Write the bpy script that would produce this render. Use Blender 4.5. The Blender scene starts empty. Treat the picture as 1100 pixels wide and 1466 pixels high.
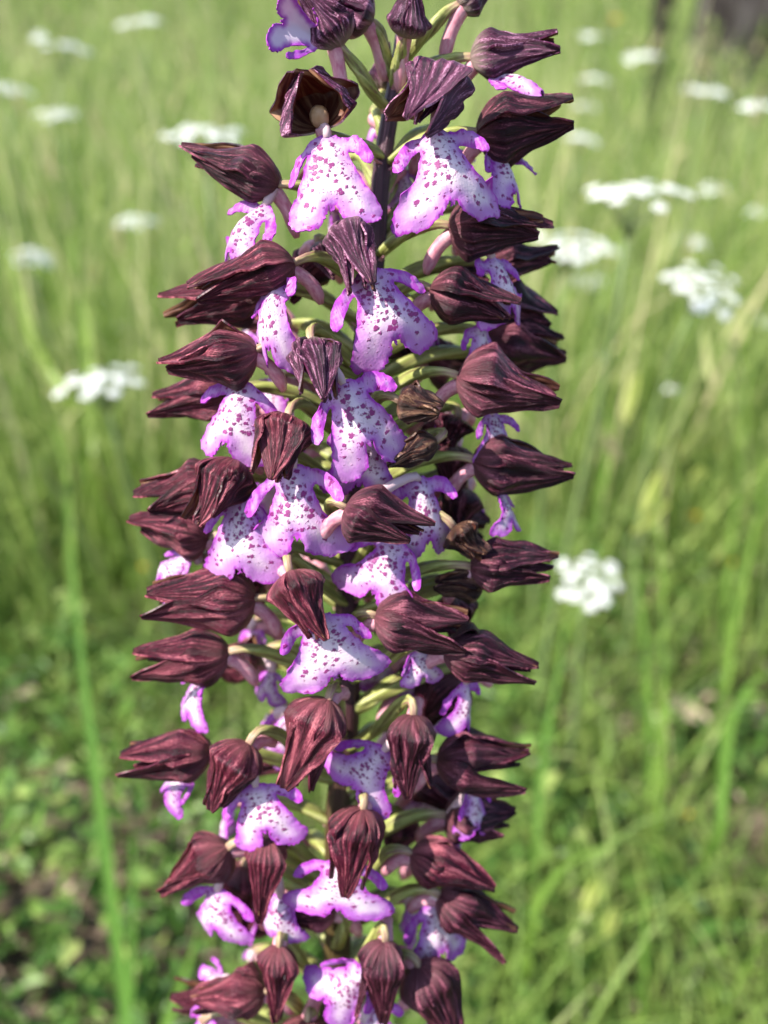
import bpy, math, random
import numpy as np
from mathutils import Vector, Matrix, noise
from mathutils.geometry import delaunay_2d_cdt

sc = bpy.context.scene
V = Vector
# ------------------------------------------------------------------ camera, sky, sun
F = 1220.0                      # focal length in photo pixels (photo 1100 x 1466)
PITCH = math.radians(30)
CAM = V((0, 0, 0.5))
RGT = V((1, 0, 0))
FWD = V((0, math.cos(PITCH), -math.sin(PITCH)))
UPV = V((0, math.sin(PITCH), math.cos(PITCH)))
cam = bpy.data.cameras.new('camera')
camo = bpy.data.objects.new('camera', cam)
sc.collection.objects.link(camo)
camo.location = CAM
camo.rotation_euler = (math.pi / 2 - PITCH, 0, 0)
cam.sensor_fit = 'VERTICAL'
cam.sensor_height = 24.0
cam.lens = 24.0 * F / 1466.0
cam.clip_start = 0.005
cam.clip_end = 500
cam.dof.use_dof = True
cam.dof.focus_distance = 0.126
cam.dof.aperture_fstop = (cam.lens / 1000) / 0.0029      # 2.9 mm entrance pupil
sc.camera = camo

SUN_EL, SUN_AZ = math.radians(47), math.radians(-112)    # azimuth from +Y (view) towards +X
sund = V((math.sin(SUN_AZ) * math.cos(SUN_EL), math.cos(SUN_AZ) * math.cos(SUN_EL), math.sin(SUN_EL)))
w = bpy.data.worlds.new('World'); sc.world = w; w.use_nodes = True
nt = w.node_tree
sky = nt.nodes.new('ShaderNodeTexSky'); sky.sky_type = 'NISHITA'; sky.sun_disc = False
sky.sun_elevation = SUN_EL; sky.sun_rotation = SUN_AZ
bg = nt.nodes['Background']; bg.inputs['Strength'].default_value = 0.14
nt.links.new(sky.outputs[0], bg.inputs[0])
sl = bpy.data.lights.new('sun', 'SUN'); sl.energy = 4.9; sl.angle = math.radians(0.6); sl.color = (1, .95, .87)
so = bpy.data.objects.new('sun', sl); sc.collection.objects.link(so)
so.rotation_euler = sund.to_track_quat('Z', 'Y').to_euler(); so.location = (-2, -1, 3)
sc.view_settings.view_transform = 'Standard'; sc.view_settings.look = 'None'
sc.view_settings.exposure = 1.1; sc.view_settings.gamma = 1
sc.view_settings.use_curve_mapping = False
sc.cycles.max_bounces = 6; sc.cycles.transparent_max_bounces = 6
sc.cycles.use_denoising = True

# ------------------------------------------------------------------ helpers
random.seed(7); RNG = np.random.default_rng(7)
COL = sc.collection
K = 0.14 / F                    # metres per photo pixel at the spike

def P(px, py, depth):
    return CAM + depth * (FWD + RGT * ((px - 550) / F) + UPV * ((733 - py) / F))

def dst(py):                    # depth of the orchid's stem along the picture (a straight, leaning stem)
    a, b = 1 / 0.139, 1 / 0.170
    return 1 / (a + (b - a) * py / 1466)

def PS(px, py, z=0):            # a point z photo pixels in front of the stem
    return P(px, py, dst(py) - z * K)

def cv(x, y, z):
    return (RGT * x + UPV * y - FWD * z)

def mesh(name, verts, faces, mats, parent=None, loc=None, attrs=None, smooth=True, solid=None):
    me = bpy.data.meshes.new(name)
    if loc is not None:
        verts = [V(v) - loc for v in verts]
    me.from_pydata([tuple(v) for v in verts], [], faces)
    for m in (mats if isinstance(mats, (list, tuple)) else [mats]):
        me.materials.append(m)
    if smooth:
        me.polygons.foreach_set('use_smooth', [True] * len(me.polygons))
    for k, (typ, vals) in (attrs or {}).items():
        a = me.attributes.new(k, typ, 'POINT')
        a.data.foreach_set('vector' if typ == 'FLOAT_VECTOR' else 'value', np.array(vals, dtype=np.float32).ravel())
    if solid:                       # crisp margins on thin tissue
        cnt = {}
        for p in me.polygons:
            for k in p.edge_keys: cnt[k] = cnt.get(k, 0) + 1
        sh = me.attributes.new('sharp_edge', 'BOOLEAN', 'EDGE')
        sh.data.foreach_set('value', [cnt.get(tuple(sorted(e.vertices)), 0) == 1 for e in me.edges])
    me.update()
    o = bpy.data.objects.new(name, me); COL.objects.link(o)
    if parent is not None:
        o.parent = parent
    elif loc is not None:
        o.location = loc
    if solid:
        md = o.modifiers.new('thickness', 'SOLIDIFY'); md.thickness = solid; md.offset = -1
        md.material_offset = 1 if len(me.materials) > 1 else 0
    return o

def empty(name, loc, parent=None):
    o = bpy.data.objects.new(name, None); COL.objects.link(o)
    o.location = loc; o.empty_display_size = .01
    if parent is not None:
        o.parent = parent; o.location = loc - parent.location
    return o

def tag(o, label, cat=None, group=None, kind=None):
    o['label'] = label
    if cat: o['category'] = cat
    if group: o['group'] = group
    if kind: o['kind'] = kind
    return o

def bez(p0, p1, p2, p3, n):
    out = []
    for i in range(n):
        t = i / (n - 1); q = 1 - t
        out.append(p0 * q**3 + p1 * 3 * q * q * t + p2 * 3 * q * t * t + p3 * t**3)
    return out

def tube(pts, radii, seg=8, ridge=0.0, nridge=3, twist=0.0, cap=True):
    """verts, faces and (around, along) coordinates of a tube along pts"""
    vs, fs, uv = [], [], []
    n = len(pts)
    tan0 = (pts[1] - pts[0]).normalized()
    ref = tan0.orthogonal().normalized()
    for i, p in enumerate(pts):
        t = (pts[min(i + 1, n - 1)] - pts[max(i - 1, 0)]).normalized()
        ref = (ref - t * ref.dot(t)).normalized(); b = t.cross(ref)
        for j in range(seg):
            a = 2 * math.pi * j / seg
            r = radii[i] * (1 + ridge * math.cos(nridge * (a + twist * i / n)))
            vs.append(p + ref * (math.cos(a) * r) + b * (math.sin(a) * r))
            uv.append((j / seg, i / (n - 1), math.cos(nridge * (a + twist * i / n))))
    for i in range(n - 1):
        for j in range(seg):
            k = (j + 1) % seg
            fs.append((i * seg + j, i * seg + k, (i + 1) * seg + k, (i + 1) * seg + j))
    if cap:
        fs.append(tuple(range(seg - 1, -1, -1))); fs.append(tuple(range((n - 1) * seg, n * seg)))
    return vs, fs, uv

# ------------------------------------------------------------------ materials
class NT:
    def __init__(s, name):
        s.m = bpy.data.materials.new(name); s.m.use_nodes = True
        s.t = s.m.node_tree; s.n = s.t.nodes; s.l = s.t.links
        s.b = s.n['Principled BSDF']; s.out = s.n['Material Output']
    def new(s, typ, **kw):
        nd = s.n.new(typ)
        for k, v in kw.items(): setattr(nd, k, v)
        return nd
    def link(s, a, b): s.l.new(a, b)
    def attr(s, name): return s.new('ShaderNodeAttribute', attribute_name=name)
    def mapping(s, vec, scale):
        m = s.new('ShaderNodeMapping'); m.inputs['Scale'].default_value = scale
        s.link(vec, m.inputs['Vector']); return m.outputs[0]
    def noise(s, vec, scale, detail=3, rough=.55, dist=0):
        n = s.new('ShaderNodeTexNoise')
        n.inputs['Scale'].default_value = scale; n.inputs['Detail'].default_value = detail
        n.inputs['Roughness'].default_value = rough; n.inputs['Distortion'].default_value = dist
        if vec is not None: s.link(vec, n.inputs['Vector'])
        return n.outputs['Fac']
    def ramp(s, fac, stops):
        r = s.new('ShaderNodeValToRGB'); e = r.color_ramp.elements
        while len(e) < len(stops): e.new(.5)
        for i, (p, c) in enumerate(stops):
            e[i].position = p; e[i].color = (*c, 1) if len(c) == 3 else c
        s.link(fac, r.inputs[0]); return r.outputs[0]
    def mix(s, fac, a, b):
        m = s.new('ShaderNodeMix', data_type='RGBA')
        for inp, v in ((m.inputs[0], fac), (m.inputs[6], a), (m.inputs[7], b)):
            if isinstance(v, (int, float)): inp.default_value = v
            elif isinstance(v, tuple): inp.default_value = (*v, 1)
            else: s.link(v, inp)
        return m.outputs[2]
    def math(s, op, a, b=0.0, c=None):
        m = s.new('ShaderNodeMath', operation=op)
        for i, v in enumerate((a, b) if c is None else (a, b, c)):
            if isinstance(v, (int, float)): m.inputs[i].default_value = v
            else: s.link(v, m.inputs[i])
        return m.outputs[0]
    def maprange(s, v, a, b, c=0., d=1., smooth=True):
        m = s.new('ShaderNodeMapRange'); m.interpolation_type = 'SMOOTHSTEP' if smooth else 'LINEAR'
        s.link(v, m.inputs[0])
        for i, x in enumerate((a, b, c, d)): m.inputs[i + 1].default_value = x
        return m.outputs[0]
    def bump(s, h, dist, strength=.6):
        b = s.new('ShaderNodeBump'); b.inputs['Distance'].default_value = dist; b.inputs['Strength'].default_value = strength
        s.link(h, b.inputs['Height']); s.link(b.outputs[0], s.b.inputs['Normal'])
    def finish(s, color, rough=.5, spec=.4, transl=0., tcol=None):
        if isinstance(color, tuple): s.b.inputs['Base Color'].default_value = (*color, 1)
        else: s.link(color, s.b.inputs['Base Color'])
        s.b.inputs['Roughness'].default_value = rough
        s.b.inputs['Specular IOR Level'].default_value = spec
        if transl:
            t = s.new('ShaderNodeBsdfTranslucent')
            c = tcol if tcol is not None else color
            if isinstance(c, tuple): t.inputs[0].default_value = (*c, 1)
            else: s.link(c, t.inputs[0])
            mx = s.new('ShaderNodeMixShader'); mx.inputs[0].default_value = transl
            s.link(s.b.outputs[0], mx.inputs[1]); s.link(t.outputs[0], mx.inputs[2])
            s.link(mx.outputs[0], s.out.inputs['Surface'])
        return s.m

def sepal_mat(name, dark, mid, light, pale, amount=.5, spk=.38):
    s = NT(name)
    a = s.attr('uvw').outputs['Vector']; rid = s.attr('ridge').outputs['Fac']
    streak = s.noise(s.mapping(a, (6, 2.2, 7)), 1.0, 5, .65, .6)
    fine = s.noise(s.mapping(a, (40, 8, 7)), 1.0, 4, .62, .5)
    speck = s.noise(s.mapping(a, (70, 40, 7)), 1.0, 2, .6, .2)
    v = s.math('ADD', s.math('MULTIPLY', streak, .34), s.math('MULTIPLY', fine, .44))
    v = s.math('ADD', v, s.math('MULTIPLY', rid, .10))
    v = s.math('ADD', v, s.math('MULTIPLY', s.math('SUBTRACT', speck, .5), spk))
    c = s.ramp(v, [(.30, dark), (.385, mid), (.435, mid), (.535, light)])
    sep = s.new('ShaderNodeSeparateXYZ'); s.link(a, sep.inputs[0])
    b = s.maprange(s.math('ADD', sep.outputs[1], s.math('MULTIPLY', s.math('SUBTRACT', fine, .5), .5)), .02, .26, amount, 0)
    c = s.mix(b, c, pale)
    age = s.noise(s.mapping(a, (.6, .8, 5)), 1.0, 2)
    c = s.mix(s.maprange(age, .5, .75, 0, .22), c, light)
    s.bump(s.math('ADD', s.math('MULTIPLY', streak, .8), fine), .00042, .9)
    return s.finish(c, .42, .30, .09, (.32, .03, .06))

M = {}
M['sepal'] = sepal_mat('sepal_maroon', (.008, .0011, .0034), (.047, .0052, .0165), (.30, .09, .125), (.24, .085, .10))
M['sepal_red'] = sepal_mat('sepal_red_maroon', (.014, .0015, .0046), (.086, .0075, .0225), (.40, .11, .135), (.30, .10, .11))
M['sepal_young'] = sepal_mat('sepal_young', (.015, .0020, .011), (.080, .0095, .040), (.50, .23, .35), (.36, .28, .22), .75, .5)
M['wither'] = sepal_mat('withered', (.010, .004, .004), (.048, .014, .014), (.24, .13, .075), (.12, .06, .035))

s = NT('sepal_inner')
a = s.attr('uvw').outputs['Vector']
st = s.noise(s.mapping(a, (11, 1.6, 7)), 1, 4, .6, .3)
c = s.ramp(st, [(.35, (.035, .008, .008)), (.5, (.14, .045, .028)), (.66, (.42, .23, .12))])
M['inner'] = s.finish(c, .5, .35, .22, (.45, .12, .06))

def lip_mat(name, shade):
    s = NT(name)
    a = s.attr('uvw').outputs['Vector']; e = s.attr('edge').outputs['Fac']; sp = s.attr('spot').outputs['Fac']
    n1 = s.noise(a, 7, 3); n2 = s.noise(a, 42, 3, .6)
    vein = s.noise(s.mapping(a, (34, 5, 3)), 1, 3, .6, .6)
    e = s.math('ADD', e, s.math('MULTIPLY', s.math('SUBTRACT', vein, .5), .09))
    ew = s.math('ADD', e, s.math('MULTIPLY', s.math('SUBTRACT', n1, .5), .07))
    tt_ = s.new('ShaderNodeSeparateXYZ'); s.link(a, tt_.inputs[0])
    low = s.maprange(tt_.outputs[1], .5, 1.0, 0, .07)
    lav = s.maprange(s.math('SUBTRACT', ew, low), .0, .19, 1, 0)
    rim = s.maprange(s.math('ADD', ew, s.math('MULTIPLY', s.math('SUBTRACT', n2, .5), .03)), .002, .036, 1, 0)
    base = s.mix(s.math('MULTIPLY', lav, shade), (.85, .69, .77), (.50, .145, .57))
    base = s.mix(s.math('MULTIPLY', rim, .9), base, (.42, .035, .46))
    # purple hair tufts, larger down the middle
    def spots(scale, lo, hi, dens):
        v = s.new('ShaderNodeTexVoronoi', voronoi_dimensions='3D', feature='F1')
        v.inputs['Scale'].default_value = scale; v.inputs['Randomness'].default_value = .95
        off = s.new('ShaderNodeVectorMath', operation='MULTIPLY_ADD')
        nz = s.new('ShaderNodeTexNoise'); nz.inputs['Scale'].default_value = 38; nz.inputs['Detail'].default_value = 2
        s.link(a, nz.inputs['Vector'])
        s.link(nz.outputs['Color'], off.inputs[0]); off.inputs[1].default_value = (.055, .055, 0); s.link(a, off.inputs[2])
        s.link(off.outputs[0], v.inputs['Vector'])
        sep = s.new('ShaderNodeSeparateColor'); s.link(v.outputs['Color'], sep.inputs[0])
        thr = s.math('MULTIPLY_ADD', sep.outputs[0], hi - lo, lo)
        on = s.math('GREATER_THAN', s.math('ADD', sep.outputs[1], s.math('MULTIPLY', sp, dens)), 1.0)
        d = s.math('SUBTRACT', v.outputs['Distance'], thr)
        return s.math('MULTIPLY', s.maprange(d, -.14, .08, 1, 0), on)
    m1 = spots(17, .24, .62, .88); m2 = spots(34, .2, .45, .56)
    mk = s.math('MAXIMUM', m1, s.math('MULTIPLY', m2, .62))
    base = s.mix(s.math('MULTIPLY', mk, .93), base, (.27, .010, .17))
    s.bump(s.math('ADD', s.math('MULTIPLY', mk, 1.0), s.math('MULTIPLY', n2, .35)), .0003, .7)
    s.b.inputs['Sheen Weight'].default_value = .15
    return s.finish(base, .45, .3, .30)
M['lip'] = lip_mat('lip_spotted', .85)
M['lip_mauve'] = lip_mat('lip_mauve', 1.0)
s = NT('lip_back')
e = s.attr('edge').outputs['Fac']
n = s.noise(s.attr('uvw').outputs['Vector'], 9, 3)
c = s.mix(s.maprange(s.math('ADD', e, s.math('MULTIPLY', s.math('SUBTRACT', n, .5), .06)), .005, .10, 1, 0), (.78, .66, .78), (.42, .07, .52))
M['lip_back'] = s.finish(c, .5, .3, .3)

s = NT('ovary_green')
a = s.attr('uvw').outputs['Vector']
n = s.noise(s.mapping(a, (9, 1.5, 1)), 1, 3)
c = s.ramp(n, [(.33, (.20, .12, .07)), (.42, (.24, .27, .06)), (.6, (.42, .44, .14)), (.75, (.54, .53, .26))])
sep = s.new('ShaderNodeSeparateXYZ'); s.link(a, sep.inputs[0])
c = s.mix(s.maprange(sep.outputs[2], -.9, .1, .55, 0), c, (.09, .06, .022))
c = s.mix(s.maprange(sep.outputs[1], .72, 1.0, 0, .6), c, (.50, .24, .24))
s.bump(n, .0003, .5)
M['ovary'] = s.finish(c, .45, .4, .12)
s = NT('spur_pink')
a = s.attr('uvw').outputs['Vector']
n = s.noise(s.mapping(a, (6, 3, 1)), 2, 4)
c = s.ramp(n, [(.35, (.60, .20, .28)), (.6, (.76, .40, .45)), (.75, (.80, .56, .54))])
M['spur'] = s.finish(c, .45, .35, .25)
s = NT('stem_purple')
a = s.attr('uvw').outputs['Vector']
n = s.noise(s.mapping(a, (26, 10, 1)), 1, 4)
sep = s.new('ShaderNodeSeparateXYZ'); s.link(a, sep.inputs[0])
g = s.maprange(sep.outputs[1], .62, .86, 0, 1)
c1 = s.ramp(n, [(.35, (.022, .006, .012)), (.6, (.075, .022, .04)), (.75, (.20, .09, .11))])
c2 = s.ramp(n, [(.35, (.045, .022, .010)), (.6, (.075, .055, .018)), (.75, (.13, .10, .035))])
s.bump(n, .0005, .7)
M['stem'] = s.finish(s.mix(g, c1, c2), .42, .4)
s = NT('column_yellow')
n = s.noise(s.new('ShaderNodeTexCoord').outputs['Object'], 400, 3)
M['column'] = s.finish(s.ramp(n, [(.35, (.45, .26, .12)), (.65, (.60, .40, .26))]), .4, .4, .2)

def leaf_mat(name, stops, rough=.5, tr=.35, tboost=1.3, scale=40):
    s = NT(name)
    r = s.attr('rnd').outputs['Fac']
    n = s.noise(s.new('ShaderNodeTexCoord').outputs['Object'], scale, 2)
    c = s.ramp(s.math('ADD', r, s.math('MULTIPLY', s.math('SUBTRACT', n, .5), .25)), stops)
    return s.finish(c, rough, .35, tr)
M['grass'] = leaf_mat('meadow_grass', [(0, (.09, .16, .03)), (.30, (.22, .33, .065)), (.60, (.38, .48, .13)), (.82, (.54, .57, .25)), (1, (.60, .50, .30))], tr=.42)
M['cover'] = leaf_mat('ground_leaves', [(0, (.045, .11, .02)), (.45, (.11, .22, .04)), (.8, (.22, .34, .07)), (1, (.36, .43, .13))], .42, .32)
M['dry'] = leaf_mat('dry_litter', [(0, (.09, .06, .04)), (.5, (.26, .19, .14)), (1, (.44, .35, .26))], .8, .1)
M['blade'] = leaf_mat('blade_green', [(0, (.08, .20, .03)), (.5, (.15, .28, .04)), (1, (.30, .38, .06))], .45, .35)
M['stalk'] = leaf_mat('stalk_green', [(0, (.12, .19, .06)), (1, (.24, .28, .12))], .5, .1)
s = NT('white_petal')
n = s.noise(s.new('ShaderNodeTexCoord').outputs['Object'], 700, 2)
M['white'] = s.finish(s.ramp(n, [(.3, (.80, .82, .76)), (.6, (.90, .90, .88))]), .6, .2, .18)
s = NT('yellow_petal')
n = s.noise(s.new('ShaderNodeTexCoord').outputs['Object'], 300, 2)
M['yellow'] = s.finish(s.ramp(n, [(.3, (.62, .36, .01)), (.7, (.75, .52, .03))]), .4, .4, .25)
s = NT('spikelet_husk')
n = s.noise(s.new('ShaderNodeTexCoord').outputs['Object'], 200, 3)
M['husk'] = s.finish(s.ramp(n, [(.3, (.30, .38, .06)), (.7, (.50, .52, .16))]), .5, .3, .4)
s = NT('soil')
tc = s.new('ShaderNodeTexCoord').outputs['Object']
n = s.noise(tc, 30, 6, .65); n3 = s.noise(tc, 2.2, 3)
c = s.mix(s.maprange(n3, .45, .6), s.ramp(n, [(.35, (.045, .032, .022)), (.55, (.12, .085, .06)), (.72, (.26, .20, .15))]),
          s.ramp(n, [(.35, (.04, .05, .018)), (.6, (.10, .12, .04))]))
s.bump(n, .02, .8)
M['soil'] = s.finish(c, .9, .1)
s = NT('bark')
tc = s.new('ShaderNodeTexCoord').outputs['Object']
n = s.noise(s.mapping(tc, (1, 1, .25)), 22, 6, .65, .4); n3 = s.noise(tc, 9, 4)
c = s.ramp(n, [(.40, (.014, .011, .010)), (.54, (.05, .042, .038)), (.72, (.16, .145, .14))])
c = s.mix(s.maprange(n3, .60, .70, 0, .5), c, (.20, .12, .05))
s.bump(n, .03, 1)
M['bark'] = s.finish(c, .9, .15)
s = NT('charred_wood')
tc = s.new('ShaderNodeTexCoord').outputs['Object']
n = s.noise(s.mapping(tc, (1, 1, .2)), 40, 5, .6)
s.bump(n, .02, 1)
M['char'] = s.finish(s.ramp(n, [(.35, (.012, .010, .011)), (.6, (.04, .03, .028)), (.75, (.09, .06, .045))]), .85, .15)

# ------------------------------------------------------------------ ground
def gz(x, y):
    base = 0.012 * math.sin(3.1 * x + 1) * math.sin(2.3 * y) 
    r = math.hypot(x, y)
    if r > 3: base += 0.10 * (r - 3) * min(1, (r - 3) / 4)
    return base
xs = np.concatenate([-np.geomspace(70, 3, 14), np.linspace(-2.6, 2.6, 40), np.geomspace(3, 70, 14)])
ys = np.concatenate([-np.geomspace(60, 2, 10), np.linspace(-1.6, 5, 50), np.geomspace(5.5, 80, 22)])
vs, fs = [], []
for y in ys:
    for x in xs:
        vs.append((x, y, gz(x, y) + .01 * noise.noise(V((x * 9, y * 9, 0)))))
nx = len(xs)
for j in range(len(ys) - 1):
    for i in range(nx - 1):
        fs.append((j * nx + i, j * nx + i + 1, (j + 1) * nx + i + 1, (j + 1) * nx + i))
g = mesh('ground', vs, fs, M['soil'])
tag(g, 'brown soil and litter of the meadow', kind='structure')

# ------------------------------------------------------------------ meadow grass (one mass)
def blades(n, xy, hh, ww, lean, curve, rnd, nseg=5):
    """vectorised grass blades -> verts, faces, rnd"""
    az = RNG.uniform(0, 2 * math.pi, n)                       # lean direction
    fa = RNG.uniform(0, math.pi, n)                           # facing
    base = np.array([[x, y, gz(x, y) - .005] for x, y in xy])
    ts = np.linspace(0, 1, nseg)
    allv = np.zeros((n, nseg * 2 - 1, 3)); k = 0
    side = np.stack([np.cos(fa), np.sin(fa), np.zeros(n)], 1)
    ld = np.stack([np.cos(az), np.sin(az), np.zeros(n)], 1)
    for i, t in enumerate(ts):
        off = lean * t + curve * t**2.5
        c = base + ld * (off * hh)[:, None]
        c[:, 2] += hh * t * (1 - .35 * np.minimum(off, 1.2) * t)
        wd = ww * (1 - t**1.6) * .5
        if i < nseg - 1:
            allv[:, k] = c - side * wd[:, None]; allv[:, k + 1] = c + side * wd[:, None]; k += 2
        else:
            allv[:, k] = c; k += 1
    m = nseg * 2 - 1
    q = []
    for i in range(nseg - 2):
        q.append((2 * i, 2 * i + 1, 2 * i + 3, 2 * i + 2))
    q = np.array(q); tri = np.array([(m - 3, m - 2, m - 1)])
    offs = (np.arange(n) * m)
    fq = (q[None] + offs[:, None, None]).reshape(-1, 4); ft = (tri[None] + offs[:, None, None]).reshape(-1, 3)
    return allv.reshape(-1, 3), [tuple(x) for x in fq.tolist()] + [tuple(x) for x in ft.tolist()], np.repeat(rnd, m)

def wedge(n, r0, r1, half=math.radians(56), power=1.0):
    r = r0 + (r1 - r0) * RNG.random(n) ** power
    a = RNG.uniform(-half, half, n)
    return np.stack([np.sin(a) * r, np.cos(a) * r], 1)

def patch_noise(xy, sc_, seed):
    return np.array([noise.noise(V((x * sc_, y * sc_, seed))) for x, y in xy])

sets = []
# short blades close by
n = 9500; xy = wedge(n, .20, 1.3, math.radians(52)); keep = patch_noise(xy, 4, 3.3) > -.22; xy = xy[keep]; n = len(xy)
r_ = np.hypot(xy[:, 0], xy[:, 1])
sets.append(blades(n, xy, RNG.uniform(.05, .14, n) + .10 * np.clip(r_ - .5, 0, 1), RNG.uniform(.0018, .0042, n), RNG.uniform(.05, .5, n), RNG.uniform(0, .7, n), np.clip(RNG.normal(.26, .2, n), 0, 1)))
# tall fine stalks
n = 6500; xy = wedge(n, .62, 3.2, power=.9)
r_ = np.hypot(xy[:, 0], xy[:, 1])
hh = RNG.uniform(.22, .40, n) + .10 * np.clip(r_ - .6, 0, 1.6)
sets.append(blades(n, xy, hh, RNG.uniform(.0016, .0036, n), RNG.uniform(0, .22, n), RNG.uniform(0, .35, n), np.clip(RNG.normal(.48, .25, n), 0, 1)))
# broad blades mid
n = 10800; xy = wedge(n, .75, 3.4, power=.9)
r_ = np.hypot(xy[:, 0], xy[:, 1])
sets.append(blades(n, xy, RNG.uniform(.14, .34, n) + .05 * np.clip(r_ - .6, 0, 2), RNG.uniform(.003, .0065, n), RNG.uniform(.05, .35, n), RNG.uniform(.1, .7, n), np.clip(RNG.normal(.45, .2, n) + .15 * patch_noise(xy, 2.5, 1.2), 0, 1)))
# thick pale and dark stalks that show as soft streaks
n = 1400; xy = wedge(n, .75, 2.6)
sets.append(blades(n, xy, RNG.uniform(.3, .6, n), RNG.uniform(.004, .008, n), RNG.uniform(0, .18, n), RNG.uniform(0, .3, n), np.where(RNG.random(n) < .45, RNG.uniform(.8, 1, n), RNG.uniform(0, .3, n))))
# far
n = 26000; xy = wedge(n, 3.2, 12, math.radians(56), 1.2)
sets.append(blades(n, xy, RNG.uniform(.25, .62, n), RNG.uniform(.006, .014, n), RNG.uniform(0, .3, n), RNG.uniform(0, .5, n), np.clip(RNG.normal(.42, .3, n) + .3 * patch_noise(xy, 1.2, 5.2), 0, 1), 4))
# seed heads on some of the tall stalks
st_v = sets[1][0].reshape(-1, 9, 3); hv, hf, hr = [], [], []
for k in RNG.choice(len(st_v), 1700, replace=False):
    tip = st_v[k, 8]; d = tip - st_v[k, 6]; d = d / (np.linalg.norm(d) + 1e-9); L_ = RNG.uniform(.02, .055); w_ = RNG.uniform(.0022, .0048)
    c_ = RNG.uniform(.55, 1.0)
    for a_ in (0, math.pi / 2):
        sdv = np.array((math.cos(a_), math.sin(a_), 0)); b_ = len(hv)
        hv += [tip - d * L_ * .4, tip - d * L_ * .05 - sdv * w_, tip - d * L_ * .05 + sdv * w_, tip + d * L_ * .35 - sdv * w_ * .7, tip + d * L_ * .35 + sdv * w_ * .7, tip + d * L_ * .75]
        hf += [(b_, b_ + 1, b_ + 2), (b_ + 1, b_ + 3, b_ + 4, b_ + 2), (b_ + 3, b_ + 5, b_ + 4)]; hr += [c_] * 6
sets.append((np.array(hv), hf, np.array(hr)))
vs, fs, rr, o_ = [], [], [], 0
for v_, f_, r2 in sets:
    vs.append(v_); fs += [tuple(i + o_ for i in f) for f in f_]; rr.append(r2); o_ += len(v_)
go = mesh('grass', np.concatenate(vs), fs, M['grass'], attrs={'rnd': ('FLOAT', np.concatenate(rr))})
tag(go, 'mass of sunlit green meadow grass blades behind the orchid', 'grass', kind='stuff')

# low leafy ground cover
def leaves(n, xy, zmax, size, rnd, lobes=False):
    vs, fs, rr = [], [], []
    for i in range(n):
        x, y = xy[i]; s_ = size[i]
        z = gz(x, y) + .004 + RNG.random() ** 1.4 * zmax[i]
        az = RNG.uniform(0, 2 * math.pi); tilt = RNG.normal(0, .55); roll = RNG.normal(0, .4)
        R = Matrix.Rotation(az, 3, 'Z') @ Matrix.Rotation(tilt, 3, 'X') @ Matrix.Rotation(roll, 3, 'Y')
        b = len(vs)
        k = .10 + .22 * RNG.random()
        for px, py, pz in ((0, 0, 0), (-k, .35, .10), (0, .38, -.03), (k, .35, .10), (-k * .8, .72, .06), (0, .75, -.05), (k * .8, .72, .06), (0, 1.05, -.18)):
            v = R @ V((px, py, pz)) * s_
            vs.append((x + v.x, y + v.y, max(z + v.z, .003)))
        fs += [(b, b + 2, b + 1), (b, b + 3, b + 2), (b + 1, b + 2, b + 5, b + 4), (b + 2, b + 3, b + 6, b + 5), (b + 4, b + 5, b + 7), (b + 5, b + 6, b + 7)]
        rr += [rnd[i]] * 8
    return vs, fs, rr
n = 30000; xy = wedge(n, .12, 1.5, math.radians(52), .75)
pn = patch_noise(xy, 7, 8.8) + .5 * patch_noise(xy, 17, 2.8)
keep = pn > -.13 - .9 * np.clip(1 - np.hypot(xy[:, 0], xy[:, 1]) / .7, 0, 1) * (xy[:, 0] < .12); xy = xy[keep]; pn = pn[keep]; n = len(xy)
vs, fs, rr = leaves(n, xy, .02 + .11 * np.clip(pn + .15, 0, 1), RNG.uniform(.007, .021, n), np.clip(RNG.normal(.45, .25, n) + .3 * pn, 0, 1))
tag(mesh('ground_cover', vs, fs, M['cover'], attrs={'rnd': ('FLOAT', rr)}, smooth=False), 'low carpet of small green leaves under the meadow grass', 'ground cover', kind='stuff')
# dry litter
n = 2600; xy = wedge(n, .15, 1.6, math.radians(50), .8)
v1, f1, r1 = leaves(n, xy, np.full(n, .012), RNG.uniform(.006, .022, n), RNG.random(n))
n2 = 1500; xy2 = wedge(n2, .2, 1.6, math.radians(50), .8)
b2, fb2, rb2 = blades(n2, xy2, RNG.uniform(.05, .14, n2), RNG.uniform(.001, .0025, n2), RNG.uniform(1.2, 2.2, n2), RNG.uniform(0, .3, n2), RNG.random(n2))
b2[:, 2] = np.clip(b2[:, 2] * .25, .004, .05)
k0 = len(v1)
tag(mesh('leaf_litter', v1 + [tuple(v) for v in b2], f1 + [tuple(i + k0 for i in f) for f in fb2], M['dry'], attrs={'rnd': ('FLOAT', r1 + rb2.tolist())}, smooth=False),
    'brown dry leaf litter and straw lying on the soil', 'leaf litter', kind='stuff')

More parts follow.
